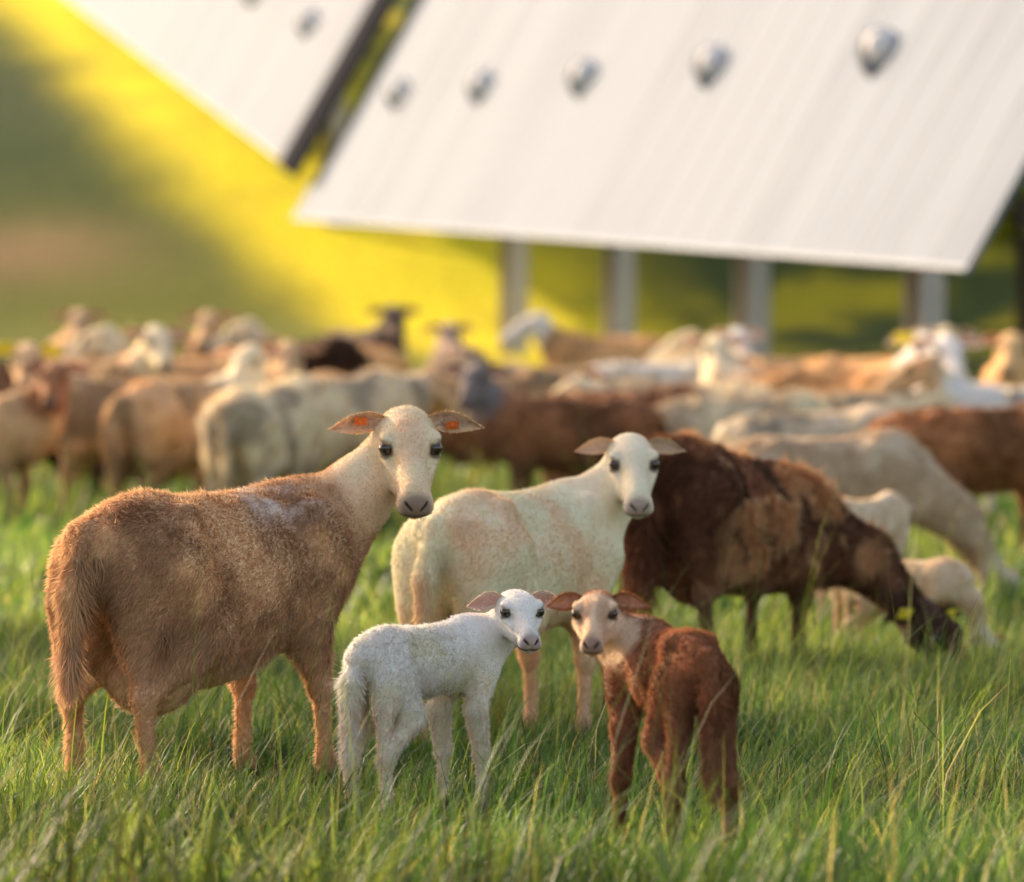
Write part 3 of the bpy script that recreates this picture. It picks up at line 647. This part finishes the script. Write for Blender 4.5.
# ---------------------------------------------------------------- solar arrays
def mat_panel():
    m,nt,out=mat_base('panel_glass'); b=N(nt,'ShaderNodeBsdfPrincipled'); tc=N(nt,'ShaderNodeTexCoord')
    nz=N(nt,'ShaderNodeTexNoise'); nz.inputs['Scale'].default_value=.8; nz.inputs['Detail'].default_value=3
    nt.links.new(tc.outputs['Object'],nz.inputs['Vector'])
    oi=N(nt,'ShaderNodeObjectInfo'); ad=N(nt,'ShaderNodeMath',operation='MULTIPLY_ADD'); ad.inputs[1].default_value=.8
    nt.links.new(oi.outputs['Random'],ad.inputs[0]); nt.links.new(nz.outputs['Fac'],ad.inputs[2])
    cr=N(nt,'ShaderNodeValToRGB'); cr.color_ramp.elements[0].color=(.100,.132,.190,1); cr.color_ramp.elements[1].color=(.150,.190,.255,1); cr.color_ramp.elements[0].position=.3; cr.color_ramp.elements[1].position=1.0
    nt.links.new(ad.outputs[0],cr.inputs[0]); nt.links.new(cr.outputs[0],b.inputs['Base Color'])
    b.inputs['Roughness'].default_value=.7; b.inputs['Specular IOR Level'].default_value=.10
    nt.links.new(b.outputs[0],out.inputs[0]); return m
M_panel=mat_panel(); M_frame=mat_simple('aluminium_frame',(.18,.22,.28),.6,.0,spec=.15)
M_steel=mat_simple('galvanised_steel',(.55,.50,.43),.6,.0,.2,5,spec=.2); M_darkm=mat_simple('bearing_housing_metal',(.24,.26,.30),.8,.0,spec=.05); M_cap=mat_simple('bearing_cap_metal',(.85,.82,.78),.6,.0,spec=.1)
M_beam=mat_simple('dark_end_beam',(.035,.035,.04),.9,spec=0.0)
STEP=np.array([-1.08,6.7,.185])
P0=np.array([3.09,45.0,3.27])
def make_array(n0,n1,base,step,stations,label,beam=False,posts=None):
    Rr=step/np.linalg.norm(step); Hh=nrmz([step[1],-step[0],0]); th=math.radians(61)
    S=math.cos(th)*Hh+math.sin(th)*np.cross(Rr,Hh)*(-1)
    if S[2]<0: S=math.cos(th)*Hh-math.sin(th)*np.cross(Rr,Hh)*(-1)
    Nn=np.cross(Rr,S); 
    if Nn[2]<0: Nn=-Nn
    mid=base+step*(n0+n1)/2
    root=bpy.data.objects.new('solar_panel_array',None); rl=np.array([mid[0],mid[1],zt1(mid[0],mid[1])]); root.location=rl; col.objects.link(root)
    root['label']=label; root['category']='solar panels'; root['group']='rows of solar panels'
    L=np.linalg.norm(step)*(n1-n0); wmod=1.14; cnt=int(L/wmod); wmod=L/cnt
    hw,hl=wmod/2-.008,1.93
    fr=.035
    def g(rx,sx,nx): return rx*Rr+sx*S+nx*Nn
    V=[g(-hw,-hl,0),g(hw,-hl,0),g(hw,hl,0),g(-hw,hl,0),
       g(-hw+fr,-hl+fr,0),g(hw-fr,-hl+fr,0),g(hw-fr,hl-fr,0),g(-hw+fr,hl-fr,0),
       g(-hw+fr,-hl+fr,-.006),g(hw-fr,-hl+fr,-.006),g(hw-fr,hl-fr,-.006),g(-hw+fr,hl-fr,-.006),
       g(-hw,-hl,-.04),g(hw,-hl,-.04),g(hw,hl,-.04),g(-hw,hl,-.04)]
    Q=[[0,1,5,4],[1,2,6,5],[2,3,7,6],[3,0,4,7],[4,5,9,8],[5,6,10,9],[6,7,11,10],[7,4,8,11],[8,9,10,11],[0,12,13,1],[1,13,14,2],[2,14,15,3],[3,15,12,0],[12,15,14,13]]
    me=new_mesh('solar_module',np.array(V),Q,smooth=False); me.materials.append(M_panel); me.materials.append(M_frame)
    for i,p in enumerate(me.polygons): p.material_index=0 if i in (8,13) else 1
    off=.12
    for i in range(cnt):
        c=base+step*n0+Rr*(wmod*(i+.5))+Nn*off
        o=bpy.data.objects.new('solar_module',me); o.location=c-rl; o.parent=root; col.objects.link(o)
    V,Q,T=tube([base+step*n0-rl,base+step*n1-rl],[.07,.07],10)
    new_obj('torque_tube',new_mesh('torque_tube',V,Q,T),(0,0,0),root,M_steel)
    if beam:
        A=np.array([Rr,S,Nn]); new_obj('end_beam',new_mesh('end_beam',boxv(base+step*n0-Rr*.75+Nn*off-rl,.72,2.0,.06,A),BOXQ,smooth=False),(0,0,0),root,M_beam)
    for n in (posts if posts is not None else stations):
        c=base+step*n+np.array([.17,0,0]); zb=zt1(c[0],c[1])-.3; H=c[2]-zb
        mb=MB()
        mb.add(boxv((0,-.09,H/2),.13,.009,H/2),BOXQ); mb.add(boxv((0,.09,H/2),.13,.009,H/2),BOXQ); mb.add(boxv((0,0,H/2),.008,.081,H/2-.01),BOXQ)
        V,Q,T=mb.get(); an=math.radians(38); Rm=np.array([[math.cos(an),math.sin(an),0],[-math.sin(an),math.cos(an),0],[0,0,1]])
        new_obj('post',new_mesh('post',V@Rm,Q,T,smooth=False),tuple(np.array([c[0],c[1],zb])-rl),root,M_steel)
    for n in stations:
        c=base+step*n
        cc_=c+Nn*(off+.05)-S*.10
        sv,sq=usphere(1,20,14); sv=sv*[.185,.185,.185]; dn=np.clip(-sv[:,2]/.185,0,1)**3; sv[:,2]-=dn*.05; sv[:,0]-=dn*.03
        br=new_obj('bearing',new_mesh('bearing',sv,sq),tuple(cc_-rl),root,M_darkm)
        sv,sq=usphere(.145,16,10)
        new_obj('bearing_cap',new_mesh('bearing_cap',sv,sq),tuple(-Rr*.11+np.array([0,0,.02])),br,M_cap)
    return root
make_array(-.94,4.62,P0,STEP,[-.0,1,2,3,4],'long tilted row of pale solar panels on steel posts',posts=[-.8,0,1,2,3])
b2=P0+STEP*4.75+np.array([0,0,.75]); S2=np.array([-1.08,6.7,.80])
make_array(0,6.2,b2,S2,[.6,1.6,2.6,3.6,4.6,5.6],'farther row of pale solar panels climbing the slope',beam=True)

# ---------------------------------------------------------------- trees (beside the pasture, one added out of view)
M_bark=mat_simple('bark',(.09,.065,.045),.9,0,.4,12,.6)
def tree(x,y,H,cr,cz,nl,seed,label,leaf=.09,cols=((.035,.075,.015),(.09,.14,.03)),flat=.75,kind='tree'):
    r=np.random.default_rng(seed); z0=zt1(x,y)
    root=bpy.data.objects.new(kind,None); root.location=(x,y,z0); col.objects.link(root); root['label']=label; root['category']=kind
    mb=MB(); mb.add(*tube([(0,0,-.1),(.05,0,H*.25),(-.03,.05,H*.5),(0,0,H*.85)],[H*.035,H*.028,H*.02,H*.006]))
    cen=[]
    for i in range(26):
        d=r.normal(size=3); d/=np.linalg.norm(d); p=np.array([0,0,cz])+d*[cr,cr,cr*flat]*r.random()**.4
        cen.append(p)
        s=np.array([0,0,H*(.25+.35*r.random())]); m=(s+p)/2+[0,0,.2]
        mb.add(*tube([s,m,p],[H*.012,H*.008,H*.003],6))
    V,Q,T=mb.get(); new_obj('trunk',new_mesh('trunk',V,Q,T),(0,0,0),root,M_bark)
    cen=np.array(cen); ci=r.integers(0,len(cen),nl); g=r.normal(size=(nl,3))*cr*.17
    P=cen[ci]+g; a=r.normal(size=(nl,3)); a/=np.linalg.norm(a,axis=1,keepdims=True); b=np.cross(a,r.normal(size=(nl,3))); b/=np.linalg.norm(b,axis=1,keepdims=True)
    s=(leaf*(.6+.8*r.random(nl)))[:,None]
    V=np.stack([P-a*s,P+b*s*.45,P+a*s,P-b*s*.45],1).reshape(-1,3); Q=np.arange(4*nl).reshape(-1,4)
    c0,c1=np.array(cols[0]),np.array(cols[1]); q=r.random((nl,1))*.6+.4*r.random(len(cen))[ci][:,None]; c=c0*(1-q)+c1*q
    new_obj('crown',new_mesh('crown',V,Q,colors=np.repeat(c,4,0),smooth=False),(0,0,0),root,M_leaf)
tree(-7.2,22.6,6.4,2.7,4.3,3500,1,'unseen leafy tree added to shade the foreground')  # out of view, added to throw dappled shade on the near sheep
tree(4.55,50.5,4.2,.6,2.5,2600,4,'slender young tree beside the solar panels',leaf=.08,cols=((.20,.26,.03),(.5,.50,.06)),flat=1.6)
for i,(x,y,s) in enumerate(((4.2,84,2.2),(7.5,86,2.8),(11.5,83,2.6),(6.0,90,3.2),(9.5,80,2.2))):
    tree(x,y,s*1.3,s,s*.75,4000,20+i,'dark green shrub beyond the panels',leaf=.22,flat=.8,kind='shrub',cols=((.05,.085,.02),(.13,.17,.04)))

# ---------------------------------------------------------------- light, sky, camera
sun_dir=np.array([-.66,.67,.365]); sun_dir/=np.linalg.norm(sun_dir)
sl=bpy.data.lights.new('sun','SUN'); sl.energy=7.6; sl.angle=math.radians(1.0); sl.color=(1,.82,.57)
so=bpy.data.objects.new('sun',sl); so.rotation_mode='QUATERNION'; so.rotation_quaternion=Vector(sun_dir).to_track_quat('Z','Y'); so.location=(-30,40,30); col.objects.link(so)
w=bpy.data.worlds.new('World'); scn.world=w; w.use_nodes=True; nt=w.node_tree; nt.nodes.clear()
o=nt.nodes.new('ShaderNodeOutputWorld'); bg=nt.nodes.new('ShaderNodeBackground'); sk=nt.nodes.new('ShaderNodeTexSky'); sk.sky_type='NISHITA'; sk.sun_disc=False
sk.sun_elevation=math.asin(sun_dir[2]); sk.sun_rotation=math.atan2(sun_dir[0],sun_dir[1]); sk.dust_density=2.5
wb=nt.nodes.new('ShaderNodeVectorMath'); wb.operation='MULTIPLY'; wb.inputs[1].default_value=(1.24,1.02,.90)
nt.links.new(sk.outputs[0],wb.inputs[0])
bg.inputs[1].default_value=.32; nt.links.new(wb.outputs[0],bg.inputs[0]); nt.links.new(bg.outputs[0],o.inputs[0])
cam=bpy.data.cameras.new('camera'); cam.lens=200; cam.sensor_width=36; cam.clip_end=4000; cam.clip_start=.1
cam.dof.use_dof=True; cam.dof.focus_distance=12.9; cam.dof.aperture_fstop=3.7
co=bpy.data.objects.new('camera',cam); co.location=(0,0,1.11); co.rotation_euler=(math.radians(90-1.19),0,0); col.objects.link(co); scn.camera=co
